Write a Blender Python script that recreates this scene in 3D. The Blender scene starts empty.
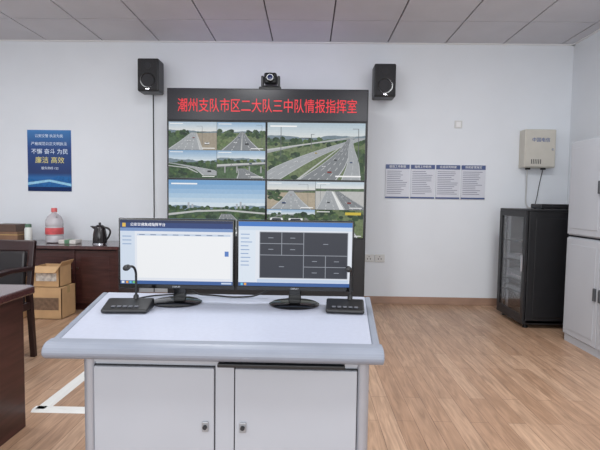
import bpy, math, random
from mathutils import Vector, Matrix
random.seed(4)
scene = bpy.context.scene
scene.view_settings.view_transform = 'Standard'

# ------------------------------------------------------------------ helpers
def lin(c):
    return tuple(((v/255)/12.92 if v/255 <= 0.04045 else ((v/255+0.055)/1.055)**2.4) for v in c)

MATS = {}
def mat(name, rgb, rough=0.5, metal=0.0, noise=0.0, nscale=8.0, emit=0.0, bump=0.0, spec=0.5, stretch=(1,1,1), trans=0.0, coat=0.0):
    if name in MATS: return MATS[name]
    m = bpy.data.materials.new(name); m.use_nodes = True
    nt = m.node_tree; b = nt.nodes['Principled BSDF']
    c = lin(rgb)
    b.inputs['Roughness'].default_value = rough
    b.inputs['Metallic'].default_value = metal
    b.inputs['Specular IOR Level'].default_value = spec
    b.inputs['Transmission Weight'].default_value = trans
    b.inputs['Coat Weight'].default_value = coat
    tc = nt.nodes.new('ShaderNodeTexCoord'); mp = nt.nodes.new('ShaderNodeMapping')
    mp.inputs['Scale'].default_value = stretch
    nz = nt.nodes.new('ShaderNodeTexNoise'); nz.inputs['Scale'].default_value = nscale
    nz.inputs['Detail'].default_value = 5
    nt.links.new(tc.outputs['Object'], mp.inputs['Vector']); nt.links.new(mp.outputs[0], nz.inputs['Vector'])
    rp = nt.nodes.new('ShaderNodeValToRGB')
    rp.color_ramp.elements[0].position = 0.32; rp.color_ramp.elements[1].position = 0.68
    rp.color_ramp.elements[0].color = (*[max(0, v*(1-noise)) for v in c], 1)
    rp.color_ramp.elements[1].color = (*[min(1, v*(1+noise)) for v in c], 1)
    nt.links.new(nz.outputs[0], rp.inputs[0])
    if emit > 0:
        b.inputs['Base Color'].default_value = (0.01, 0.01, 0.01, 1)
        nt.links.new(rp.outputs[0], b.inputs['Emission Color'])
        b.inputs['Emission Strength'].default_value = emit
    else:
        nt.links.new(rp.outputs[0], b.inputs['Base Color'])
    if bump > 0:
        bp = nt.nodes.new('ShaderNodeBump'); bp.inputs['Strength'].default_value = bump
        bp.inputs['Distance'].default_value = 0.004
        nt.links.new(nz.outputs[0], bp.inputs['Height']); nt.links.new(bp.outputs[0], b.inputs['Normal'])
    MATS[name] = m
    return m

def link(o, parent=None):
    scene.collection.objects.link(o)
    if parent is not None: o.parent = parent
    return o

def empty(name, loc=(0,0,0), rz=0.0):
    e = bpy.data.objects.new(name, None); e.empty_display_size = 0.05
    e.location = loc; e.rotation_euler = (0,0,rz)
    return link(e)

def mesh(name, verts, faces, m, parent=None, smooth=False, bevel=0, seg=2):
    me = bpy.data.meshes.new(name); me.from_pydata(verts, [], faces); me.update()
    if m: me.materials.append(m)
    o = bpy.data.objects.new(name, me)
    import bmesh
    bm = bmesh.new(); bm.from_mesh(me); bmesh.ops.recalc_face_normals(bm, faces=bm.faces); bm.to_mesh(me); bm.free()
    if smooth:
        for p in me.polygons: p.use_smooth = True
    if bevel > 0:
        md = o.modifiers.new('bevel', 'BEVEL'); md.width = bevel; md.segments = seg; md.limit_method = 'ANGLE'
        md.harden_normals = False
    return link(o, parent)

def box(name, x0, x1, y0, y1, z0, z1, m, parent=None, bevel=0.0, seg=2):
    v = [(x0,y0,z0),(x1,y0,z0),(x1,y1,z0),(x0,y1,z0),(x0,y0,z1),(x1,y0,z1),(x1,y1,z1),(x0,y1,z1)]
    f = [(0,3,2,1),(4,5,6,7),(0,1,5,4),(1,2,6,5),(2,3,7,6),(3,0,4,7)]
    return mesh(name, v, f, m, parent, bevel=bevel, seg=seg)

def boxes(name, lst, m, parent=None, bevel=0.0):
    V=[];F=[]
    for (x0,x1,y0,y1,z0,z1) in lst:
        b=len(V)
        V += [(x0,y0,z0),(x1,y0,z0),(x1,y1,z0),(x0,y1,z0),(x0,y0,z1),(x1,y0,z1),(x1,y1,z1),(x0,y1,z1)]
        F += [tuple(b+i for i in f) for f in [(0,3,2,1),(4,5,6,7),(0,1,5,4),(1,2,6,5),(2,3,7,6),(3,0,4,7)]]
    return mesh(name, V, F, m, parent, bevel=bevel)

def prism(name, poly, axis, a0, a1, m, parent=None, bevel=0.0, smooth=False):
    """poly 2D, extruded on axis. axis 'x': poly=(y,z); 'y': (x,z); 'z': (x,y)"""
    n=len(poly)
    def P(p,a):
        return {'x':(a,p[0],p[1]),'y':(p[0],a,p[1]),'z':(p[0],p[1],a)}[axis]
    v=[P(p,a0) for p in poly]+[P(p,a1) for p in poly]
    f=[tuple(range(n)), tuple(range(2*n-1,n-1,-1))]+[(i,(i+1)%n,n+(i+1)%n,n+i) for i in range(n)]
    return mesh(name, v, f, m, parent, bevel=bevel, smooth=smooth)

def lathe(name, prof, m, parent=None, loc=(0,0,0), n=32, axis='z', sx=1, sy=1):
    V=[];F=[]
    for (r,z) in prof:
        for i in range(n):
            a=2*math.pi*i/n
            p=(r*math.cos(a)*sx, r*math.sin(a)*sy, z)
            if axis=='y': p=(p[0],-p[2],p[1])
            if axis=='x': p=(-p[2],p[0],p[1])
            V.append((p[0]+loc[0],p[1]+loc[1],p[2]+loc[2]))
    for k in range(len(prof)-1):
        for i in range(n):
            j=(i+1)%n
            F.append((k*n+i,k*n+j,(k+1)*n+j,(k+1)*n+i))
    F.append(tuple(range(n))); F.append(tuple(range(len(V)-n,len(V))))
    o=mesh(name,V,F,m,parent)
    for p in o.data.polygons: p.use_smooth = len(p.vertices)==4
    try:
        o.data.set_sharp_from_angle(angle=math.radians(40))
    except Exception: pass
    return o

def tube(name, pts, r, m, parent=None, poly=False):
    cu=bpy.data.curves.new(name,'CURVE'); cu.dimensions='3D'; cu.bevel_depth=r; cu.bevel_resolution=3
    cu.use_fill_caps=True
    s=cu.splines.new('POLY' if poly else 'NURBS'); s.points.add(len(pts)-1)
    for i,p in enumerate(pts): s.points[i].co=(*p,1)
    if not poly: s.use_endpoint_u=True; s.order_u=3
    cu.materials.append(m)
    return link(bpy.data.objects.new(name,cu),parent)

def text(name, s, x, y, z, size, m, parent=None, sx=1.0, sy=1.0, align='CENTER', rot=(math.pi/2,0,0), bold=0.0, space=1.0):
    cu=bpy.data.curves.new(name,'FONT'); cu.body=s; cu.size=size; cu.align_x=align; cu.align_y='CENTER'
    cu.offset=bold; cu.extrude=0.0005; cu.space_character=space
    cu.materials.append(m)
    o=bpy.data.objects.new(name,cu); o.location=(x,y,z); o.rotation_euler=rot; o.scale=(sx,sy,1)
    return link(o,parent)

def picture(name, x0, x1, z0, z1, y, polys, parent, emit=1.0, noise=0.25, step=0.0003):
    """Flat displayed picture facing -Y, made of coloured polygons (u,v in 0..1)."""
    V=[];F=[];mi=[];ms=[]
    for k,(c,pts) in enumerate(polys):
        nz = noise
        if len(c)==4: nz=c[3]
        key='picture_%d_%d_%d_%d_%d'%(c[0],c[1],c[2],int(emit*100),int(nz*100))
        m=mat(key,c[:3],rough=0.4,noise=nz,nscale=45,emit=emit,spec=0.2)
        if m not in ms: ms.append(m)
        b=len(V)
        for (u,v) in pts:
            u=min(1,max(0,u)); v=min(1,max(0,v))
            V.append((x0+(x1-x0)*u, y-step*k, z0+(z1-z0)*v))
        F.append(tuple(range(b,len(V)))); mi.append(ms.index(m))
    me=bpy.data.meshes.new(name); me.from_pydata(V,[],F); me.update()
    for m in ms: me.materials.append(m)
    for i,p in enumerate(me.polygons): p.material_index=mi[i]
    return link(bpy.data.objects.new(name,me),parent)

def R(u0,v0,u1,v1): return [(u0,v0),(u1,v0),(u1,v1),(u0,v1)]

# ------------------------------------------------------------------ materials
wall_m = mat('wall_paint',(222,226,231),rough=0.85,noise=0.015,nscale=2.5,bump=0.05)
black_pl = mat('black_plastic',(22,22,24),rough=0.4,noise=0.1)
black_gl = mat('black_gloss_plastic',(12,12,14),rough=0.12,noise=0.05)
black_mt = mat('black_powder_metal',(24,24,27),rough=0.45,noise=0.15)
steel_l = mat('light_grey_steel',(180,183,189),rough=0.4,noise=0.02,nscale=3)
steel_d = mat('desk_grey_steel',(168,171,178),rough=0.5,noise=0.02,nscale=3)
gap_m = mat('dark_gap',(40,40,44),rough=0.8)
edge_m = mat('console_edge_grey',(132,138,150),rough=0.4,noise=0.04)
post_m = mat('silver_post',(165,168,176),rough=0.35,metal=0.4,noise=0.03)
chrome = mat('chrome',(200,200,205),rough=0.15,metal=1.0)
wood_d = mat('dark_brown_wood',(62,34,32),rough=0.3,noise=0.35,nscale=5,stretch=(1,1,8))
wood_top = mat('dark_wood_top',(74,44,44),rough=0.16,noise=0.25,nscale=5,stretch=(6,1,1),coat=0.5)
card_m = mat('cardboard',(198,162,120),rough=0.85,noise=0.08)
white_m = mat('white_plastic',(232,232,232),rough=0.4,noise=0.01)
plate_m = mat('switch_plate',(205,205,203),rough=0.35,noise=0.01)
grey_b = mat('beige_grey_enclosure',(196,192,182),rough=0.5,noise=0.03)
cable_w = mat('white_cable',(190,190,190),rough=0.5)
cable_k = mat('black_cable',(20,20,20),rough=0.5)

def floor_material():
    m=bpy.data.materials.new('laminate_floor'); m.use_nodes=True; nt=m.node_tree; b=nt.nodes['Principled BSDF']
    tc=nt.nodes.new('ShaderNodeTexCoord'); mp=nt.nodes.new('ShaderNodeMapping')
    mp.inputs['Rotation'].default_value=(0,0,math.pi/2)
    nt.links.new(tc.outputs['Object'],mp.inputs['Vector'])
    br=nt.nodes.new('ShaderNodeTexBrick'); br.inputs['Scale'].default_value=1.0
    br.inputs['Brick Width'].default_value=0.8; br.inputs['Row Height'].default_value=0.1
    br.inputs['Mortar Size'].default_value=0.0014; br.inputs['Bias'].default_value=0.0
    br.offset=0.37
    br.inputs['Color1'].default_value=(*lin((196,164,138)),1)
    br.inputs['Color2'].default_value=(*lin((174,140,114)),1)
    br.inputs['Mortar'].default_value=(*lin((118,90,72)),1)
    nt.links.new(mp.outputs[0],br.inputs['Vector'])
    mp2=nt.nodes.new('ShaderNodeMapping'); mp2.inputs['Scale'].default_value=(18,1.6,1)
    nt.links.new(tc.outputs['Object'],mp2.inputs['Vector'])
    nz=nt.nodes.new('ShaderNodeTexNoise'); nz.inputs['Scale'].default_value=2.2; nz.inputs['Detail'].default_value=8; nz.inputs['Distortion'].default_value=1.2
    nt.links.new(mp2.outputs[0],nz.inputs['Vector'])
    rp=nt.nodes.new('ShaderNodeValToRGB'); rp.color_ramp.elements[0].position=0.3; rp.color_ramp.elements[1].position=0.7
    rp.color_ramp.elements[0].color=(0.60,0.57,0.54,1); rp.color_ramp.elements[1].color=(1.05,1.03,1.01,1)
    nt.links.new(nz.outputs[0],rp.inputs[0])
    mx=nt.nodes.new('ShaderNodeMix'); mx.data_type='RGBA'; mx.blend_type='MULTIPLY'; mx.inputs[0].default_value=1
    nt.links.new(br.outputs['Color'],mx.inputs[6]); nt.links.new(rp.outputs[0],mx.inputs[7])
    nt.links.new(mx.outputs[2],b.inputs['Base Color'])
    b.inputs['Roughness'].default_value=0.36; b.inputs['Specular IOR Level'].default_value=0.4
    return m
floor_m=floor_material()

# ------------------------------------------------------------------ room shell
XL,XR,YB,YF,ZC=-4.4,2.95,5.2,-2.2,2.96
box('floor',XL-0.1,XR+0.1,YF,YB+0.1,-0.1,0,floor_m)
box('wall_back',XL-0.1,XR+0.1,YB,YB+0.1,0,ZC+0.1,wall_m)
box('wall_right',XR,XR+0.1,YF,YB,0,ZC+0.1,wall_m)
box('wall_left',XL-0.1,XL,YF,YB,0,ZC+0.1,wall_m)
tile_m=mat('ceiling_tile',(200,199,204),rough=0.6,noise=0.03,nscale=3)
seam_m=mat('ceiling_seam',(96,92,96),rough=0.7)
ceil=empty('ceiling',(0,0,ZC))
box('slab',XL-0.1,XR+0.1,YF,YB+0.1,0.022,0.12,seam_m,ceil)
P_=0.644; lst=[]
x=0.22-P_*8
xs=[]
while x<XR:
    xs.append(x); x+=P_
ys=[]; y=YB
while y>YF: ys.append(y); y-=P_
for x in xs:
    for y in ys:
        a=max(x+0.007,XL); b_=min(x+P_-0.007,XR); c=max(y-P_+0.007,YF); d=y-0.007
        if b_>a and d>c: lst.append((a,b_,c,d,0.004,0.022))
boxes('tiles',lst,tile_m,ceil)
boxes('edge_angle',[(XL,XR,YB-0.03,YB-0.001,-0.004,0.004),(XR-0.03,XR-0.001,YF,YB,-0.004,0.004)],white_m,ceil)
bb=mat('baseboard_tile',(158,128,110),rough=0.3,noise=0.12,nscale=6)
box('baseboard_back',XL,XR,YB-0.014,YB,0,0.085,bb,bevel=0.003)
box('baseboard_right',XR-0.014,XR,YF,YB-0.014,0,0.085,bb,bevel=0.003)
box('baseboard_left',XL,XL+0.014,YF,YB-0.014,0,0.085,bb,bevel=0.003)
tr=empty('floor_cable_trunking',(0,0,0))
tm=mat('trunking_white',(225,225,222),rough=0.5,noise=0.02)
prism('run_long',[(-1.52,0),(-1.44,0),(-1.455,0.012),(-1.505,0.012)],'y',2.42,3.3,tm,tr)
prism('run_cross',[(2.40,0),(2.47,0),(2.455,0.012),(2.415,0.012)],'x',-1.52,-0.75,tm,tr)

# ------------------------------------------------------------------ video wall
vw=empty('video_wall',(0,4.5,0))
X0,X1=-1.42,0.58
box('cabinet_body',X0,X1,0.012,0.42,0.0,2.285,black_mt,vw,bevel=0.006)
box('header_face',X0+0.01,X1-0.01,0.0,0.012,1.97,2.275,mat('banner_black',(14,12,24),rough=0.25),vw,bevel=0.002)
box('base_face',X0+0.01,X1-0.01,0.0,0.012,0.03,0.80,black_mt,vw,bevel=0.002)
boxes('base_door_gaps',[(-0.425,-0.415,-0.002,0.0,0.06,0.78)],gap_m,vw)
boxes('base_handles',[(-0.46,-0.445,-0.015,0.0,0.5,0.62),(-0.395,-0.38,-0.015,0.0,0.5,0.62)],chrome,vw,bevel=0.003)
LX=[-1.405,-0.419]; LZ=[0.812,1.388]; LW,LH=0.979,0.57
for i in range(2):
    for j in range(2):
        box('lcd_bezel_%d%d'%(i,j),LX[i],LX[i]+LW,-0.004,0.012,LZ[j],LZ[j]+LH,black_gl,vw,bevel=0.002)
red_m=mat('led_red',(240,24,44),emit=1.0,noise=0.0)
text('banner_text','潮州支队市区二大队三中队情报指挥室',-0.42,-0.003,2.105,0.124,red_m,vw,sx=0.845,sy=1.15,bold=0.0003)

def sky_strips(v0,top=(150,180,208),bot=(214,222,226)):
    out=[]; n=6
    for i in range(n):
        t=i/(n-1); a=v0+(1-v0)*i/n; 
        out.append((tuple(int(bot[k]*(1-t)+top[k]*t) for k in range(3))+(0.03,),R(0,a,1,a+(1-v0)/n)))
    return out
def ridge(v,amp,c,n=26,base=0.0,seed=0):
    rr=random.Random(seed); ph=rr.random()*6
    pts=[(0,base)]+[(1,base)]
    top=[]
    for i in range(n+1):
        u=i/n; top.append((u,v+amp*(0.5*math.sin(u*5+ph)+0.3*math.sin(u*13+ph*2)+0.35*(rr.random()-0.5))))
    return [(c,pts+top[::-1])]
def foliage(u0,v0,u1,v1,n,cols,s=0.03,seed=1):
    rr=random.Random(seed); out=[]
    for _ in range(n):
        u=rr.uniform(u0,u1); v=rr.uniform(v0,v1); r_=s*rr.uniform(.5,1.3); c=rr.choice(cols)
        pts=[(u+r_*math.cos(a)*rr.uniform(.7,1.2),v+1.4*r_*math.sin(a)*rr.uniform(.7,1.1)) for a in [k*math.pi/3.5 for k in range(7)]]
        out.append((c+(0.35,),pts))
    return out
def road(path,c,lanes=3,line=(215,218,218,0),edge=True):
    P=[]; n=len(path)
    for i in range(n-1):
        p0=path[max(0,i-1)];p1=path[i];p2=path[i+1];p3=path[min(n-1,i+2)]
        for k in range(6):
            t=k/6
            P.append(tuple(0.5*((2*p1[q])+(-p0[q]+p2[q])*t+(2*p0[q]-5*p1[q]+4*p2[q]-p3[q])*t*t+(-p0[q]+3*p1[q]-3*p2[q]+p3[q])*t**3) for q in range(3)))
    P.append(path[-1])
    out=[(c,[(u-w,v) for u,v,w in P]+[(u+w,v) for u,v,w in P[::-1]])]
    def strip(f,lw,dash):
        for i in range(len(P)-1):
            if dash and i%2: continue
            (u,v,w),(a,b_,w2)=P[i],P[i+1]
            out.append((line,[(u+f*w-lw*w,v),(u+f*w+lw*w,v),(a+f*w2+lw*w2,b_),(a+f*w2-lw*w2,b_)]))
    if edge: strip(-0.93,0.02,False); strip(0.93,0.02,False)
    for k in range(1,lanes): strip(-0.93+1.86*k/lanes,0.018,True)
    return out
def cars(lst):
    out=[]
    for (u,v,s,c) in lst:
        out.append(((30,32,34,0),R(u-s,v-s*.2,u+s,v+s*.5)))
        out.append((c+(0,),[(u-s,v+s*.2),(u+s,v+s*.2),(u+s*.9,v+s*1.4),(u-s*.9,v+s*1.4)]))
        out.append(((46,54,64,0),[(u-s*.75,v+s*.8),(u+s*.75,v+s*.8),(u+s*.6,v+s*1.3),(u-s*.6,v+s*1.3)]))
    return out
def pole(u,v0,v1,arm=0.08): return [((96,100,104,0),R(u-.003,v0,u+.003,v1)),((96,100,104,0),R(min(u,u+arm),v1-.008,max(u,u+arm),v1))]
G=[(46,70,44),(58,84,50),(38,58,42),(76,98,60),(66,86,62)]
G2=[(92,112,70),(84,104,66),(104,120,80)]
GR=(104,118,84,.25); RD=(126,130,134,.06); RL=(160,164,168,.06); CN=(188,190,190,.05); HL=(116,132,142,.1)
wc=(232,234,236); rc=(150,50,44); bc=(50,74,120); kc=(60,62,66); yc=(210,180,70)
fA=sky_strips(.66,(178,196,212),(220,222,220))+ridge(.68,.05,HL,seed=1)+ridge(.6,.06,(70,92,64,.3),seed=2)+foliage(0,.45,.4,.68,26,G,.05,3)+[((158,148,132,.1),[(.5,0),(1,0),(1,.62),(.55,.6)])]+road([(.32,-.0,.36),(.42,.3,.2),(.52,.62,.05)],RL,4)+[(CN,[(.66,0),(.72,0),(.585,.62),(.575,.62)])]+cars([(.42,.3,.035,wc),(.52,.42,.022,rc),(.8,.2,.05,wc)])+pole(.7,.2,.85,-.12)
fB=sky_strips(.66)+ridge(.67,.04,HL,seed=5)+[(GR,R(0,0,1,.62))]+foliage(0,.5,.4,.7,24,G,.05,6)+foliage(.62,.5,1,.7,24,G,.05,7)+foliage(0,.1,.2,.45,12,G2,.06,8)+road([(.5,0,.42),(.51,.35,.18),(.525,.66,.03)],RD,4)+[(CN,[(.49,0),(.52,0),(.528,.64),(.524,.64)])]+cars([(.38,.25,.035,wc),(.62,.2,.04,kc),(.46,.44,.018,bc)])+pole(.93,.2,.9,-.12)
fC=sky_strips(.74,(176,194,206),(214,220,220))+ridge(.77,.05,HL,seed=11)+ridge(.71,.05,(84,104,86,.2),seed=12)+[(GR,R(0,0,1,.66))]+foliage(0,.6,1,.72,70,G,.03,13)+foliage(.02,.02,.3,.5,40,G+G2,.04,14)+foliage(.84,.02,1,.5,30,G,.045,15)+road([(-.1,.46,.10),(.25,.58,.05),(.55,.66,.04),(.9,.74,.03)],RL,2)+road([(-.02,.0,.16),(.3,.3,.12),(.6,.52,.08),(.98,.74,.05)],RL,3)+road([(.52,0,.2),(.68,.26,.13),(.79,.52,.06),(.84,.72,.02)],RD,4)+road([(.86,.0,.1),(.88,.3,.06),(.86,.55,.03),(.86,.72,.012)],RL,2)+[(CN,[(.3,0),(.33,0),(.77,.6),(.76,.6)]),(CN,[(0,.5),(0,.53),(.5,.66),(.9,.765),(.9,.757)])]+cars([(.58,.22,.018,wc),(.7,.34,.014,kc),(.76,.5,.01,wc),(.64,.12,.022,rc),(.3,.3,.014,wc),(.5,.46,.012,yc),(.86,.3,.014,bc)])+pole(.14,.4,.94,.06)+pole(.93,.3,.9,-.06)+pole(.45,.55,.8,.03)
fD=sky_strips(.62,(140,172,204),(206,218,226))+ridge(.65,.08,HL,seed=21)+ridge(.55,.05,(58,84,56,.3),seed=22)+foliage(0,.3,1,.6,60,G,.045,23)+road([(1.1,.1,.4),(.7,.32,.16),(.3,.46,.08),(-.05,.55,.05)],RL,3)+foliage(0,0,.5,.3,36,G,.06,24)+cars([(.6,.34,.03,wc),(.85,.22,.04,kc)])+[(CN,[(0,.42),(0,.45),(.4,.38),(.62,.2),(.6,.18),(.38,.35)])]
fE=sky_strips(.7)+ridge(.72,.05,HL,seed=31)+ridge(.6,.06,(72,96,66,.3),seed=32)+foliage(0,.3,1,.66,70,G+G2,.045,33)+[(CN,[(0,.42),(1,.54),(1,.6),(0,.5)]),((92,96,98,0),[(0,.38),(1,.51),(1,.54),(0,.42)])]+[(( 150,152,152,0),R(u,.2,u+.03,.44)) for u in (.15,.4,.66,.9)]+road([(.7,0,.3),(.6,.2,.16),(.5,.36,.08)],RD,2)+cars([(.3,.47,.03,wc),(.7,.52,.03,bc),(.64,.12,.04,wc)])
fF=sky_strips(.52,(112,160,206),(208,222,232))+ridge(.54,.06,(120,140,156,.1),seed=41)+ridge(.48,.04,(64,88,66,.25),seed=42)+foliage(0,.32,1,.52,110,G,.028,43)+[(CN,[(0,.36),(.3,.43),(.6,.45),(1,.40),(1,.43),(.6,.48),(.3,.46),(0,.40)])]+foliage(0,0,.45,.34,60,G,.04,44)+foliage(.8,0,1,.34,26,G+G2,.04,45)+road([(.6,0,.28),(.62,.22,.14),(.6,.4,.05)],RD,4)+cars([(.55,.18,.02,wc),(.68,.12,.025,wc),(.6,.3,.012,kc)])+[((170,176,184,0),R(u,.5,u+.02,.5+h)) for u,h in ((.2,.1),(.24,.07),(.7,.08),(.74,.12),(.78,.07))]
fG=sky_strips(.7,(186,200,212),(222,222,218))+ridge(.66,.06,(86,104,76,.3),seed=51)+[((172,160,140,.1),R(0,0,1,.6))]+foliage(0,.3,.3,.66,24,G,.05,52)+road([(.5,0,.44),(.5,.35,.2),(.5,.66,.04)],RL,4)+cars([(.35,.2,.04,bc),(.6,.3,.03,wc),(.5,.5,.015,rc)])+pole(.85,.1,.9,-.2)
fH=sky_strips(.76,(190,206,218),(224,226,226))+ridge(.74,.06,(84,104,78,.3),seed=61)+[((186,186,184,.05),R(0,0,1,.66))]+road([(.3,0,.3),(.28,.4,.14),(.27,.68,.05)],RL,3)+[((226,228,228,0),[(.5,0),(.6,0),(.36,.66),(.33,.66)])]+road([(.86,0,.26),(.62,.36,.14),(.44,.66,.05)],RD,3)+cars([(.7,.22,.04,rc),(.27,.24,.03,kc),(.55,.45,.02,wc)])+pole(.1,.3,.9,.12)
fI=[((118,124,122,.15),R(0,0,1,1))]+sky_strips(.82)+foliage(0,.6,1,.85,40,G,.06,71)+cars([(.2,.5,.14,wc),(.6,.46,.16,wc),(.88,.3,.1,kc),(.3,.15,.12,bc)])
fJ=[(GR,R(0,0,1,1))]+foliage(0,.4,1,1,60,G,.07,81)+road([(.5,0,.4),(.52,.3,.26),(.55,.55,.14)],RD,3)+[((206,184,64,0),R(.62,.82,.95,.92))]+cars([(.42,.2,.05,wc)])
def osd(): return [((245,245,245,0),R(.03,.92,.30,.945)),((245,245,245,0),R(.7,.05,.96,.075))]
g=0.006
def lcd_full(i,j,p,n): picture(n,LX[i]+g,LX[i]+LW-g,LZ[j]+g,LZ[j]+LH-g,-0.005,p+osd(),vw,emit=0.9,step=0.00004)
def lcd_quad(i,j,ps,n):
    w=(LW-2*g)/2; h=(LH-2*g)/2
    for k,p in enumerate(ps):
        a=LX[i]+g+(k%2)*w; c=LZ[j]+g+(1-k//2)*h
        picture(n+'_%d'%k,a+.002,a+w-.002,c+.002,c+h-.002,-0.005,p+osd(),vw,emit=0.9,step=0.00004)
lcd_quad(0,1,[fA,fB,fD,fE],'feed_tl'); lcd_full(1,1,fC,'feed_tr'); lcd_full(0,0,fF,'feed_bl'); lcd_quad(1,0,[fG,fH,fI,fJ],'feed_br')

# PTZ camera on top of the video wall
pc=empty('ptz_camera',(-0.40,4.66,2.285)); pc.scale=(1.12,1.12,1.05)
box('base',-0.1,0.1,-0.08,0.08,0,0.035,black_pl,pc,bevel=0.01)
lathe('turntable',[(0.06,0.035),(0.058,0.05)],black_pl,pc)
boxes('yoke',[(-0.085,-0.062,-0.03,0.03,0.05,0.15),(0.062,0.085,-0.03,0.03,0.05,0.15),(-0.085,0.085,-0.03,0.03,0.045,0.06)],black_pl,pc,bevel=0.006)
box('head',-0.058,0.058,-0.06,0.06,0.07,0.175,black_pl,pc,bevel=0.02,seg=3)
lathe('lens_barrel',[(0.042,0.055),(0.042,0.085),(0.034,0.088),(0.03,0.08)],black_gl,pc,loc=(0,0,0.122),axis='y')
lathe('lens_glass',[(0.03,0.078),(0.015,0.084),(0.001,0.086)],mat('lens_glass',(40,50,90),rough=0.05),pc,loc=(0,0,0.122),axis='y')

# ------------------------------------------------------------------ wall speakers
def speaker(x,z):
    s=empty('wall_speaker',(x,4.98,z))
    prism('cabinet',[(-0.115,-0.175),(0.115,-0.175),(0.115,0.175),(-0.115,0.175)],'y',-0.1,0.09,black_pl,s,bevel=0.015)
    box('grille',-0.104,0.104,-0.108,-0.099,-0.163,0.163,mat('speaker_grille',(30,30,33),rough=0.7,noise=0.5,nscale=160),s,bevel=0.004)
    lathe('woofer_ring',[(0.08,0.108),(0.08,0.112),(0.07,0.112),(0.066,0.108)],black_gl,s,loc=(0,0,-0.06),axis='y')
    lathe('woofer_cone',[(0.066,0.109),(0.03,0.1085),(0.001,0.111)],mat('cone',(36,36,40),rough=0.7),s,loc=(0,0,-0.06),axis='y')
    lathe('tweeter',[(0.036,0.108),(0.036,0.112),(0.02,0.112),(0.001,0.114)],mat('cone',(36,36,40)),s,loc=(0,0,0.095),axis='y')
    box('badge',-0.02,0.02,-0.111,-0.108,-0.158,-0.148,chrome,s)
    box('bracket_plate',-0.04,0.04,0.205,0.22,-0.06,0.06,black_mt,s,bevel=0.003)
    tube('bracket_arm',[(0,0.085,0),(0,0.15,0.0),(0,0.208,0)],0.014,black_mt,s,poly=True)
    return s
speaker(-1.74,2.51); speaker(0.80,2.475)
c=empty('speaker_cable',(0,0,0))
tube('left_run',[(-1.79,5.192,2.45),(-1.79,5.192,1.7),(-1.785,5.192,0.9),(-1.79,5.192,0.09)],0.006,cable_k,c)

# ------------------------------------------------------------------ wall poster, notices, box, switch, socket
po=empty('wall_poster',(0,5.198,-0.03))
Xp0,Xp1,Zp0,Zp1=-3.26,-2.75,1.28,1.985
def posterbg():
    m=bpy.data.materials.new('poster_print'); m.use_nodes=True; nt=m.node_tree; b=nt.nodes['Principled BSDF']
    tc=nt.nodes.new('ShaderNodeTexCoord'); sp=nt.nodes.new('ShaderNodeSeparateXYZ'); nt.links.new(tc.outputs['Generated'],sp.inputs[0])
    rp=nt.nodes.new('ShaderNodeValToRGB'); e=rp.color_ramp.elements
    e[0].color=(*lin((20,60,120)),1); e[1].color=(*lin((60,120,180)),1)
    a=e.new(0.22); a.color=(*lin((30,100,165)),1); a=e.new(0.3); a.color=(*lin((24,50,104)),1); a=e.new(0.7); a.color=(*lin((28,66,128)),1)
    nt.links.new(sp.outputs[2],rp.inputs[0]); nt.links.new(rp.outputs[0],b.inputs['Base Color']); b.inputs['Roughness'].default_value=0.3
    return m
box('sheet',Xp0,Xp1,-0.003,0.002,Zp0,Zp1,posterbg(),po)
lb=mat('poster_text',(225,238,250),rough=0.5); yl=mat('poster_yellow',(225,215,130),rough=0.5)
text('t1','公安交警 执法为民',-3.005,-0.005,1.915,0.04,lb,po)
text('t2','严格规范公正文明执法',-3.005,-0.005,1.825,0.042,lb,po)
text('t3','不懈 奋斗 为民',-3.0,-0.005,1.735,0.066,lb,po)
text('t4','廉洁 高效',-3.0,-0.005,1.635,0.08,yl,po)
text('t5','服务热线 122',-3.0,-0.005,1.545,0.035,lb,po)
picture('seascape',Xp0,Xp1,Zp0,Zp0+0.2,-0.006,[((40,100,160,.2),[(0,0),(1,0),(1,.8),(.7,.9),(.4,.6),(0,.75)]),((150,200,225,.1),[(0,.35),(.5,.55),(1,.3),(1,.45),(.5,.68),(0,.5)]),((20,44,90,.1),R(0,0,1,.25))],po,emit=0.0)

for k in range(4):
    n=empty('notice_board',(0.88+k*0.287,5.19,1.225))
    w=0.272
    box('sheet',0,w,-0.003,0.010,0,0.385,mat('notice_white',(204,206,214),rough=0.4,noise=0.01),n)
    box('header_band',0,w,-0.0045,-0.003,0.335,0.385,mat('notice_blue',(70,86,130),rough=0.4),n)
    box('footer_band',0,w,-0.0045,-0.003,0,0.018,mat('notice_blue',(70,86,130),rough=0.4),n)
    text('title',['值班工作制度','指挥工作职责','信息研判制度','保密管理规定'][k],w/2,-0.006,0.36,0.032,white_m,n)
    ink=mat('notice_ink',(112,116,136),rough=0.6)
    rows=[]
    for r_ in range(13):
        rows.append((0.018,0.018+(w-0.036)*random.uniform(.6,1),-0.0042,-0.003,0.305-r_*0.021,0.311-r_*0.021))
    boxes('text_rows',rows,ink,n)

eb=empty('telecom_box',(2.555,5.2,1.585))
box('enclosure',-0.17,0.17,-0.14,-0.001,0,0.42,grey_b,eb,bevel=0.008)
box('door',-0.16,0.16,-0.15,-0.14,0.01,0.41,grey_b,eb,bevel=0.006)
boxes('vents',[(-0.1+i*0.02,-0.092+i*0.02,-0.1515,-0.15,0.04,0.09) for i in range(6)],gap_m,eb)
lathe('lock',[(0.012,0.15),(0.012,0.158)],chrome,eb,loc=(0.13,0,0.2),axis='y')
text('label','中国电信',0,-0.1525,0.30,0.05,mat('label_blue',(60,90,150)),eb)
boxes('glands',[(-0.12,-0.08,-0.1,-0.06,-0.02,0.0),(0.05,0.09,-0.1,-0.06,-0.02,0.0)],black_pl,eb)
tube('cable_a',[(-0.1,-0.08,-0.01),(-0.1,-0.06,-0.1),(-0.07,-0.01,-0.2),(-0.08,-0.01,-0.45),(-0.02,-0.02,-0.45)],0.008,cable_w,eb)
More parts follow.
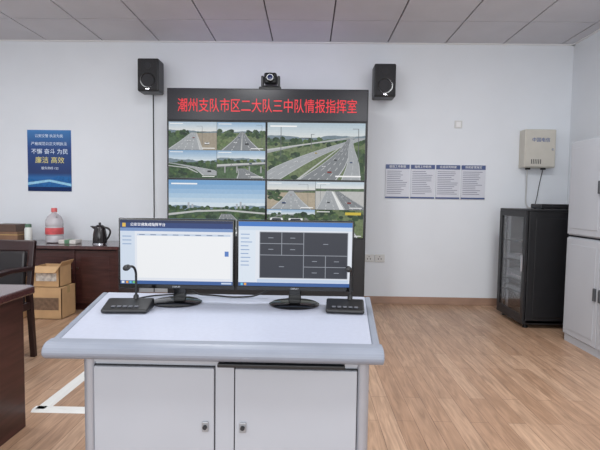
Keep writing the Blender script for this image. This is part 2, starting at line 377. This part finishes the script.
tube('cable_b',[(0.07,-0.08,-0.01),(0.07,-0.02,-0.15),(0.05,-0.01,-0.35),(0.02,-0.02,-0.45)],0.004,cable_k,eb)
sw=empty('light_switch',(1.69,5.2,2.07))
box('plate',-0.043,0.043,-0.012,-0.0005,-0.043,0.043,plate_m,sw,bevel=0.004)
box('rocker',-0.025,0.025,-0.016,-0.012,-0.028,0.028,white_m,sw,bevel=0.002)
so=empty('wall_socket',(0.775,5.2,0.53))
for q in (-0.062,0.062):
    s_='a' if q<0 else 'b'
    box('plate_'+s_,q-0.058,q+0.058,-0.012,-0.0005,-0.045,0.045,plate_m,so,bevel=0.004)
    boxes('slots_'+s_,[(q-0.02,q-0.012,-0.013,-0.012,-0.018,0.0),(q+0.012,q+0.02,-0.013,-0.012,-0.018,0.0),(q-0.004,q+0.004,-0.013,-0.012,0.012,0.024)],gap_m,so)

# ------------------------------------------------------------------ server rack (door faces -X)
rk=empty('server_rack',(2.045,4.25,0))
H=1.11; D_=0.78; W_=0.58; z0=0.05
box('side_panel_near',0.03,D_,0,0.02,z0,H,black_mt,rk,bevel=0.004)
box('side_inset_near',0.09,D_-0.05,-0.006,0.0,z0+0.06,H-0.06,black_mt,rk,bevel=0.003)
box('side_panel_far',0.03,D_,W_-0.02,W_,z0,H,black_mt,rk,bevel=0.004)
box('back_panel',D_-0.02,D_,0.02,W_-0.02,z0,H,black_mt,rk)
box('top_panel',0.0,D_,0,W_,H,H+0.025,black_mt,rk,bevel=0.006)
box('bottom_panel',0.0,D_,0,W_,z0-0.01,z0+0.03,black_mt,rk,bevel=0.004)
dz0,dz1=z0+0.03,H
boxes('door_frame',[(0.0,0.022,0.0,0.055,dz0,dz1),(0.0,0.022,W_-0.055,W_,dz0,dz1),(0.0,0.022,0.055,W_-0.055,dz0,dz0+0.05),(0.0,0.022,0.055,W_-0.055,dz1-0.05,dz1)],black_mt,rk,bevel=0.002)
def glass():
    m=bpy.data.materials.new('smoked_glass'); m.use_nodes=True; b=m.node_tree.nodes['Principled BSDF']
    b.inputs['Base Color'].default_value=(0.5,0.53,0.57,1); b.inputs['Roughness'].default_value=0.03
    b.inputs['Transmission Weight'].default_value=1; b.inputs['IOR'].default_value=1.45
    b.inputs['Alpha'].default_value=0.5
    return m
box('door_glass',0.009,0.014,0.055,W_-0.055,dz0+0.05,dz1-0.05,glass(),rk)
box('door_handle',-0.02,0.0,0.02,0.04,0.54,0.70,chrome,rk,bevel=0.004)
boxes('mount_rails',[(0.07,0.09,0.05,0.07,dz0,H),(0.07,0.09,W_-0.07,W_-0.05,dz0,H)],steel_l,rk)
boxes('rack_units',[(0.08,0.5,0.06,W_-0.06,0.30,0.345),(0.08,0.5,0.06,W_-0.06,0.42,0.51),(0.08,0.5,0.06,W_-0.06,0.62,0.665)],mat('rack_unit_grey',(150,152,156),rough=0.4),rk,bevel=0.003)
boxes('shelves',[(0.06,D_-0.05,0.03,W_-0.03,0.285,0.297),(0.06,D_-0.05,0.03,W_-0.03,0.40,0.412),(0.06,D_-0.05,0.03,W_-0.03,0.60,0.612),(0.06,D_-0.05,0.03,W_-0.03,0.80,0.812)],black_mt,rk)
boxes('patch_lights',[(0.076,0.08,0.1+i*0.035,0.12+i*0.035,0.45,0.465) for i in range(10)],white_m,rk)
for i,(a,b_) in enumerate([(0.06,0.06),(0.06,W_-0.06),(D_-0.07,0.06),(D_-0.07,W_-0.06)]):
    lathe('foot_%d'%i,[(0.025,0.0),(0.025,0.012),(0.012,0.015),(0.012,0.045)],black_pl,rk,loc=(a,b_,0))
ro=empty('network_router',(2.42,4.5,H+0.025))
box('case',-0.17,0.13,-0.1,0.1,0.004,0.05,black_pl,ro,bevel=0.008)
boxes('feet',[(-0.15,-0.13,-0.08,-0.06,0,0.005),(0.09,0.11,-0.08,-0.06,0,0.005),(-0.15,-0.13,0.06,0.08,0,0.005),(0.09,0.11,0.06,0.08,0,0.005)],black_pl,ro)
box('front_led_strip',-0.14,0.1,-0.102,-0.1,0.022,0.03,gap_m,ro)

# ------------------------------------------------------------------ steel file cabinet along right wall (doors face -X)
fc=empty('steel_file_cabinet',(2.245,3.02,0))
L=0.92; Dp=0.5
box('plinth',0.02,Dp,0.01,L-0.01,0,0.06,steel_l,fc)
box('lower_carcass',0.02,Dp,0,L,0.06,0.91,steel_l,fc,bevel=0.003)
box('upper_carcass',0.02,Dp,0,L,0.925,1.72,steel_l,fc,bevel=0.003)
box('joint',0.03,Dp,0.005,L-0.005,0.91,0.925,gap_m,fc)
for t,(a,b_) in enumerate([(0.07,0.90),(0.935,1.71)]):
    for k in range(2):
        y0=0.012+k*(L/2-0.008); y1=y0+L/2-0.014
        box('door_%d%d'%(t,k),0.004,0.02,y0,y1,a,b_,steel_l,fc,bevel=0.003)
        box('door_panel_%d%d'%(t,k),0.0,0.004,y0+0.04,y1-0.04,a+0.05,b_-0.05,steel_l,fc,bevel=0.002)
        hy=y1-0.03 if k==0 else y0+0.03
        box('handle_%d%d'%(t,k),-0.014,0.004,hy-0.012,hy+0.012,(a+b_)/2-0.05,(a+b_)/2+0.05,mat('handle_dark',(70,72,76),rough=0.35),fc,bevel=0.004)
    boxes('door_gap_%d'%t,[(0.012,0.0195,L/2-0.003,L/2+0.003,a,b_)],gap_m,fc)

# ------------------------------------------------------------------ control console
cn=empty('control_console',(0,0,0))
top_m=mat('console_top',(176,181,196),rough=0.35,noise=0.03,nscale=60)
zt=0.75
fL,fR,bL,bR,yf,yb=-0.795,0.225,-0.955,0.29,1.375,2.08
prism('top_board',[(fL+0.02,yf),(fR-0.02,yf),(bR-0.02,yb),(bL+0.02,yb)],'z',zt-0.03,zt,top_m,cn,bevel=0.004)
prism('top_left_edge',[(fL-0.005,yf),(fL+0.02,yf),(bL+0.02,yb),(bL-0.005,yb)],'z',zt-0.04,zt+0.0,edge_m,cn,bevel=0.006)
prism('top_right_edge',[(fR-0.02,yf),(fR+0.005,yf),(bR+0.005,yb),(bR-0.02,yb)],'z',zt-0.04,zt+0.0,edge_m,cn,bevel=0.006)
sec=[]
yo=yf-0.005
for a in range(-90,91,15):
    sec.append((yo-0.04*math.cos(math.radians(a)), 0.722+0.028*math.sin(math.radians(a))))
sec=sec+[(yo+0.02,0.751),(yo+0.02,0.694)]
prism('front_edge',sec,'x',fL-0.012,fR+0.012,edge_m,cn,bevel=0.004)
boxes('edge_slot',[(-0.27,0.12,yo-0.03,yo,0.683,0.694)],black_pl,cn,bevel=0.002)
cx0,cx1=-0.735,0.206; cy0,cy1=1.45,1.98
box('carcass',cx0+0.02,cx1-0.02,cy0+0.004,cy1,0.05,0.72,steel_d,cn)
box('plinth',cx0+0.03,cx1-0.03,cy0+0.03,cy1-0.03,0.0,0.05,gap_m,cn)
for nm,xx in (('post_left',cx0+0.018),('post_right',cx1-0.018)):
    lathe(nm,[(0.022,0.0),(0.022,0.715)],post_m,cn,loc=(xx,cy0+0.014,0),n=24)
box('header_rail',cx0+0.036,cx1-0.036,cy0-0.004,cy0+0.004,0.655,0.715,steel_d,cn)
for i,(a,b_) in enumerate([(-0.698,-0.300),(-0.231,0.168)]):
    box('door_gap_%d'%i,a-0.004,b_+0.004,cy0+0.0,cy0+0.004,0.066,0.646,gap_m,cn)
    box('door_%d'%i,a,b_,cy0-0.012,cy0+0.002,0.07,0.642,steel_d,cn,bevel=0.003)
    hx=-0.328 if i==0 else -0.204
    box('lock_plate_%d'%i,hx-0.011,hx+0.011,cy0-0.018,cy0-0.012,0.43,0.465,mat('lock_plate',(150,152,156),rough=0.35,metal=0.3),cn,bevel=0.003)
    lathe('lock_%d'%i,[(0.007,0.0),(0.007,0.01)],gap_m,cn,loc=(hx,cy0-0.015,0.448),axis='y',n=16)
box('centre_stile',-0.296,-0.235,cy0-0.006,cy0+0.004,0.06,0.655,steel_d,cn)

# ------------------------------------------------------------------ monitors
def monitor(cx, rz, content):
    m=empty('computer_monitor',(cx,1.9,zt+0.002),rz)
    w=0.247; b0,b1=0.060,0.358
    box('bezel',-w,w,-0.012,0.014,b0,b1,black_gl,m,bevel=0.004)
    box('rear_shell',-w+0.05,w-0.05,0.014,0.045,b0+0.04,b1-0.05,black_pl,m,bevel=0.015)
    box('chin',-w,w,-0.014,-0.012,b0,b0+0.016,black_gl,m,bevel=0.002)
    text('brand_mark','DISPLAY',0,-0.0145,b0+0.008,0.009,steel_l,m)
    prism('neck',[(-0.028,0.008),(0.028,0.008),(0.022,0.14),(-0.022,0.14)],'y',0.028,0.048,black_gl,m,bevel=0.004)
    box('hinge',-0.03,0.03,0.02,0.05,0.06,0.14,black_pl,m,bevel=0.005)
    lathe('base',[(0.105,0.0),(0.107,0.004),(0.095,0.010),(0.03,0.014),(0.001,0.015)],black_gl,m,loc=(0,-0.01,0),sy=0.85,n=48)
    picture('screen',-w+0.008,w-0.008,b0+0.018,b1-0.008,-0.0135,content,m,emit=0.88,noise=0.0,step=0.0001)
    return m
W=(232,237,246,0); 
c1=[(W,R(0,0,1,1)),((34,62,120,0),R(0,.88,1,1)),((28,44,84,0),R(0,.96,1,1)),((120,150,200,0),R(0,.83,1,.88)),((214,226,242,0),R(0,.06,.13,.83)),((246,248,251,0),R(.15,.1,.98,.76)),
    ((200,214,234,0),R(.15,.76,.98,.79)),((56,96,160,0),R(0,0,1,.055)),((230,240,250,0),R(.01,.01,.035,.045)),((230,190,80,0),R(.02,.895,.05,.955)),
    ((150,175,210,0),R(.02,.74,.1,.755)),((150,175,210,0),R(.02,.68,.1,.695)),((150,175,210,0),R(.02,.62,.1,.635)),((240,170,60,0),R(.05,.01,.07,.045)),((90,190,230,0),R(.08,.01,.1,.045)),((120,200,120,0),R(.11,.01,.13,.045)),((200,215,235,0),R(.9,.015,.99,.04)),((90,130,200,0),R(.93,.45,.965,.53))]
for k in range(8): c1.append(((90,110,150,0),R(.17+k*.1,.77,.22+k*.1,.78)))
dkk=(50,53,64,0); 
c2=[(W,R(0,0,1,1)),((60,120,200,0),R(0,.93,1,1)),((210,224,242,0),R(0,.87,1,.93)),((226,236,248,0),R(0,.06,.15,.87)),((56,96,160,0),R(0,0,1,.055)),((110,200,235,0),R(.02,.01,.04,.045)),((240,170,60,0),R(.05,.01,.07,.045)),((150,155,165,0),R(.185,.125,.965,.85)),((200,216,238,0),R(.165,.06,.97,.11))]
cells=[(0,3,1,4),(1,3,2,4),(0,2,1,3),(1,2,2,3),(2,2,4,4),(0,0,2,2),(2,1,3,2),(3,1,4,2),(2,0,3,1),(3,0,4,1)]
for (a,b_,c_,d_) in cells:
    u0=.188+.774*a/4; u1=.188+.774*c_/4; v0=.13+.715*b_/4; v1=.13+.715*d_/4
    c2.append((dkk,R(u0+.003,v0+.005,u1-.003,v1-.005)))
    um,vm=(u0+u1)/2,(v0+v1)/2
    c2.append(((150,156,168,0),R(um-.022,vm-.005,um+.022,vm+.005)))
for r_ in range(9): c2.append(((130,160,205,0),R(.02,.8-r_*.06,.02+random.uniform(.06,.1),.812-r_*.06)))
m1=monitor(-0.555,0.0,c1); m2=monitor(-0.052,0.0,c2)
text('page_title','公安交通集成指挥平台',-0.12,-0.0162,0.331,0.015,white_m,m1)
mc=empty('monitor_cables',(0,0,0))
tube('cable_a',[(-0.56,1.96,0.85),(-0.52,2.0,0.765),(-0.42,2.02,0.757),(-0.32,1.98,0.757),(-0.2,2.03,0.757),(-0.08,1.97,0.86)],0.004,cable_k,mc)
tube('cable_b',[(-0.74,1.86,0.757),(-0.75,1.93,0.757),(-0.66,2.02,0.757),(-0.5,2.05,0.757)],0.0035,cable_k,mc)

# ------------------------------------------------------------------ desk microphones (intercom stations)
def mic(x,y,rz,s):
    m=empty('desk_microphone',(x,y,zt+0.003),rz)
    prism('base',[(-0.055,0.0),(0.055,0.0),(0.055,0.036),(0.03,0.040),(-0.055,0.014)],'x',-0.08*s,0.08*s,black_pl,m,bevel=0.006)
    boxes('keys',[(-0.052+i*0.022,-0.037+i*0.022,-0.042,-0.030,0.0205,0.0255) for i in range(5)],mat('mic_keys',(90,92,98),rough=0.5),m,bevel=0.001)
    lathe('stem_socket',[(0.011,0.034),(0.010,0.05),(0.006,0.055)],black_pl,m,loc=(0.02,0.035,0),n=16)
    tube('gooseneck',[(0.02,0.035,0.045),(0.02,0.035,0.11),(0.022,0.03,0.15),(0.018,0.0,0.178),(0.01,-0.03,0.175)],0.0048,black_mt,m)
    lathe('capsule',[(0.004,0.0),(0.011,0.004),(0.012,0.024),(0.009,0.036),(0.001,0.039)],black_pl,m,loc=(0.01,-0.026,0.175),axis='y',n=16)
    return m
mic(-0.705,1.745,0.06,1.1); mic(0.155,1.80,-0.08,0.95)

# ------------------------------------------------------------------ back-left counter
CL=1.81; CH=0.685
ct=empty('wooden_counter',(-3.75,4.6,0))
box('top',-0.0,CL,-0.03,0.58,CH-0.035,CH,wood_top,ct,bevel=0.005)
box('end_panel_right',CL-0.05,CL-0.02,0,0.57,0.0,CH-0.035,wood_d,ct,bevel=0.003)
box('end_panel_left',0.02,0.05,0,0.57,0.0,CH-0.035,wood_d,ct,bevel=0.003)
box('back_panel',0.05,CL-0.05,0.54,0.57,0.0,CH-0.035,wood_d,ct)
box('plinth',0.05,CL-0.05,0.05,0.5,0,0.07,wood_d,ct)
box('carcass',0.05,CL-0.05,0.03,0.53,0.07,CH-0.04,mat('cabinet_dark',(40,24,24),rough=0.6),ct)
for k in range(4):
    a=0.055+k*0.428; b_=a+0.422
    box('door_%d'%k,a,b_,0.006,0.03,0.08,CH-0.05,wood_d,ct,bevel=0.003)
    box('door_panel_%d'%k,a+0.06,b_-0.06,0.0,0.006,0.14,CH-0.11,wood_d,ct,bevel=0.005)
    lathe('knob_%d'%k,[(0.006,0.0),(0.006,0.014),(0.013,0.018),(0.01,0.026)],chrome,ct,loc=((b_-0.03) if k%2==0 else (a+0.03),0.006,0.45),axis='y',n=16)

wj=empty('water_jug',(-2.78,4.88,CH))
jug=mat('jug_plastic',(214,210,214),rough=0.2,noise=0.04,trans=0.35)
lathe('bottle',[(0.07,0.0),(0.088,0.01),(0.09,0.07),(0.085,0.08),(0.09,0.09),(0.09,0.17),(0.085,0.18),(0.09,0.19),(0.088,0.24),(0.07,0.285),(0.035,0.315),(0.024,0.325),(0.024,0.345)],jug,wj)
lathe('cap',[(0.03,0.335),(0.03,0.375),(0.026,0.38)],mat('cap_red',(200,90,90),rough=0.4),wj)
lathe('label',[(0.0915,0.095),(0.0915,0.165)],mat('label_red',(196,80,84),rough=0.5,noise=0.25,nscale=14),wj)
tube('handle',[(0.05,-0.05,0.275),(0.075,-0.075,0.3),(0.05,-0.045,0.33),(0.02,-0.02,0.335)],0.007,jug,wj)
th=empty('electric_kettle',(-2.25,4.82,CH))
lathe('body',[(0.07,0.0),(0.074,0.02),(0.07,0.1),(0.056,0.17),(0.05,0.19),(0.03,0.205),(0.001,0.21)],mat('kettle_dark',(38,34,36),rough=0.2,noise=0.05),th)
lathe('lid_knob',[(0.008,0.205),(0.014,0.22),(0.01,0.232)],black_pl,th)
tube('handle',[(0.055,0,0.18),(0.11,0,0.17),(0.115,0,0.1),(0.068,0,0.04)],0.010,black_pl,th)
prism('spout',[(-0.048,0.15),(-0.1,0.19),(-0.092,0.195),(-0.045,0.19)],'y',-0.018,0.018,mat('kettle_dark',(38,34,36)),th,bevel=0.004)
lathe('power_base',[(0.078,0.0),(0.078,0.012)],chrome,th)
tb=empty('tea_carton',(-3.24,4.85,CH))
box('box_lower',-0.16,0.13,-0.1,0.1,0,0.12,mat('carton_brown',(128,96,74),rough=0.6,noise=0.15),tb,bevel=0.003)
box('box_upper',-0.13,0.11,-0.09,0.09,0.12,0.20,mat('carton_dark',(90,70,60),rough=0.5,noise=0.1),tb,bevel=0.003)
box('lid_band',-0.161,0.131,-0.101,0.101,0.085,0.092,mat('gold_band',(190,160,100),rough=0.4),tb)
cp=empty('thermos_flask',(-3.02,4.8,CH))
lathe('body',[(0.036,0),(0.038,0.01),(0.038,0.15),(0.03,0.17)],mat('flask_white',(215,218,214),rough=0.3),cp)
lathe('lid',[(0.031,0.17),(0.031,0.20),(0.026,0.205)],mat('flask_green',(90,120,100),rough=0.4),cp)
pb=empty('paper_pack',(-2.56,4.8,CH))
box('pack',-0.1,0.09,-0.07,0.07,0,0.045,mat('pack_white',(205,200,196),rough=0.7,noise=0.1),pb,bevel=0.01)
box('print_band',-0.04,0.03,-0.071,0.071,0.001,0.0455,mat('pack_green',(90,130,100),rough=0.6),pb,bevel=0.01)

def carton(name,x,y,z,w,d,h,open_,lab):
    e=empty(name,(x,y,z)); t=0.006
    boxes('walls',[(-w/2,w/2,-d/2,-d/2+t,0,h),(-w/2,w/2,d/2-t,d/2,0,h),(-w/2,-w/2+t,-d/2,d/2,0,h),(w/2-t,w/2,-d/2,d/2,0,h),(-w/2,w/2,-d/2,d/2,0,t)],card_m,e)
    if open_:
        prism('flap_front',[(-d/2,h),(-d/2-0.07,h-0.05),(-d/2-0.075,h-0.045),(-d/2,h+0.006)],'x',-w/2,w/2,card_m,e)
        prism('flap_right',[(w/2,h),(w/2+0.03,h+0.05),(w/2+0.024,h+0.052),(w/2-0.006,h)],'y',-d/2,d/2,card_m,e)
    else:
        box('lid',-w/2,w/2,-d/2,d/2,h,h+t,card_m,e)
        box('tape',-w/2-0.001,w/2+0.001,-0.025,0.025,h-0.06,h+t+0.001,mat('packing_tape',(190,165,120),rough=0.2),e)
    box('print',-w/2+0.03,w/2-0.03,-d/2-0.002,-d/2,h*0.3,h*0.7,mat('carton_print_'+name+str(lab),lab,rough=0.6,noise=0.3,nscale=30),e)
    return e
carton('cardboard_box',-2.53,4.40,0.0,0.31,0.26,0.30,False,(120,96,76))
carton('cardboard_box',-2.54,4.41,0.307,0.26,0.22,0.20,True,(225,222,214))
carton('cardboard_box',-2.90,4.38,0.0,0.28,0.26,0.36,True,(140,104,72))

# ------------------------------------------------------------------ left executive desk
dk_=empty('office_desk',(0,0,0))
dx0,dx1,dy0,dy1,dh=-2.75,-1.40,0.95,2.30,0.735
prism('top',[(dx0,dy0),(dx1,dy0),(dx1,dy1-0.03),(dx1-0.03,dy1),(dx0,dy1)],'z',dh-0.04,dh,wood_top,dk_,bevel=0.008)
box('apron_right',dx1-0.075,dx1-0.05,dy0+0.05,dy1-0.05,0.0,dh-0.04,wood_d,dk_,bevel=0.003)
box('panel_left',dx0+0.05,dx0+0.075,dy0+0.05,dy1-0.05,0.0,dh-0.04,wood_d,dk_,bevel=0.003)
box('modesty_panel',dx0+0.075,dx1-0.075,dy0+0.1,dy0+0.12,0.12,dh-0.04,wood_d,dk_)
box('pedestal',dx1-0.48,dx1-0.075,dy0+0.2,dy1-0.06,0.05,dh-0.05,wood_d,dk_,bevel=0.004)
for k in range(3):
    box('drawer_%d'%k,dx1-0.47,dx1-0.085,dy1-0.06,dy1-0.045,0.07+k*0.205,0.265+k*0.205,wood_d,dk_,bevel=0.004)
    box('drawer_pull_%d'%k,dx1-0.33,dx1-0.22,dy1-0.045,dy1-0.03,0.165+k*0.205,0.177+k*0.205,chrome,dk_,bevel=0.003)

# ------------------------------------------------------------------ chair behind the desk
ch=empty('wooden_armchair',(-2.28,3.0,0),0.0)
cb=mat('chair_black_leather',(30,26,28),rough=0.35,noise=0.1); cw=mat('chair_dark_wood',(44,26,26),rough=0.3,noise=0.2)
w=0.25
def leg(n,x,y,zt_,dy=0): 
    prism(n,[(y-0.02,zt_),(y+0.02,zt_),(y+0.018+dy,0),(y-0.018+dy,0)],'x',x-0.018,x+0.018,cw,ch,bevel=0.004)
leg('leg_1',-w,-0.22,0.66); leg('leg_2',w,-0.22,0.66); leg('leg_3',-w,0.22,0.5,0.04); leg('leg_4',w,0.22,0.5,0.04)
boxes('seat_rails',[(-w,w,-0.235,-0.205,0.37,0.42),(-w,w,0.205,0.235,0.37,0.42),(-w-0.015,-w+0.015,-0.22,0.22,0.37,0.42),(w-0.015,w+0.015,-0.22,0.22,0.37,0.42)],cw,ch,bevel=0.003)
box('seat_cushion',-w+0.01,w-0.01,-0.24,0.21,0.415,0.485,cb,ch,bevel=0.025,seg=4)
for s,nm in ((-w,'post_1'),(w,'post_2')):
    prism(nm,[(0.2,0.48),(0.24,0.48),(0.30,0.86),(0.265,0.86)],'x',s-0.018,s+0.018,cw,ch,bevel=0.004)
prism('crest_rail',[(0.252,0.79),(0.292,0.79),(0.306,0.865),(0.276,0.87)],'x',-w-0.018,w+0.018,cw,ch,bevel=0.01)
prism('back_cushion',[(0.19,0.50),(0.235,0.50),(0.275,0.79),(0.225,0.79)],'x',-w+0.03,w-0.03,cb,ch,bevel=0.015)
prism('lower_rail',[(0.21,0.48),(0.24,0.48),(0.245,0.51),(0.215,0.51)],'x',-w,w,cw,ch)
for s,nm in ((-w,'arm_1'),(w,'arm_2')):
    prism(nm,[(-0.26,0.65),(-0.24,0.685),(0.0,0.695),(0.24,0.68),(0.245,0.65),(0.0,0.665)],'x',s-0.025,s+0.025,cw,ch,bevel=0.006)

# ------------------------------------------------------------------ lights
def fill_panel(x,y,e):  # added fill fixtures, placed out of view to brighten walls and ceiling
    p=empty('added_fill_panel',(x,y,ZC-0.012))
    box('frame',-0.31,0.31,-0.31,0.31,-0.006,0.012,white_m,p,bevel=0.003)
    box('diffuser',-0.28,0.28,-0.28,0.28,-0.009,-0.006,mat('diffuser',(250,250,255),emit=1.5),p)
    l=bpy.data.lights.new('panel_fill','AREA'); l.size=0.56; l.energy=e; l.color=(0.96,0.98,1.0)
    o=bpy.data.objects.new('panel_fill',l); o.location=(0,0,-0.012); link(o,p)
for (x,y) in [(-2.9,2.6),(-0.75,2.6),(1.5,2.6)]: fill_panel(x,y,33)
for (x,y) in [(-2.0,0.2),(1.0,0.2)]: fill_panel(x,y,26)
# added soft area fill behind the viewer, standing in for daylight
l=bpy.data.lights.new('added_rear_fill','AREA'); l.shape='RECTANGLE'; l.size=5.5; l.size_y=2.0; l.energy=125; l.color=(0.94,0.97,1.0)
o=bpy.data.objects.new('added_rear_fill',l); o.location=(-0.7,-2.0,1.6); o.rotation_euler=(math.radians(96),0,0); link(o)
# added violet light above the video wall, tints the ceiling; no fixture there
l=bpy.data.lights.new('added_violet_fill','AREA'); l.shape='RECTANGLE'; l.size=1.8; l.size_y=0.05; l.energy=0.9; l.color=(0.75,0.5,1.0)
o=bpy.data.objects.new('added_violet_fill',l); o.location=(-0.42,4.75,2.32); o.rotation_euler=(math.radians(180),0,0); link(o)

wd=bpy.data.worlds.new('room_daylight'); scene.world=wd; wd.use_nodes=True
bg=wd.node_tree.nodes['Background']; bg.inputs[0].default_value=(0.88,0.93,1.0,1); bg.inputs[1].default_value=0.85

# ------------------------------------------------------------------ camera
cd=bpy.data.cameras.new('camera'); cd.sensor_width=36; cd.lens=450/600*36; cd.clip_start=0.05
co=bpy.data.objects.new('camera',cd); link(co)
yaw=math.radians(1.0); pitch=math.radians(-3.3); roll=math.radians(0.8)
Mx=Matrix.Rotation(yaw,4,'Z')@Matrix.Rotation(math.pi/2+pitch,4,'X')@Matrix.Rotation(roll,4,'Z')
co.matrix_world=Matrix.Translation((0,0,1.2))@Mx
scene.camera=co
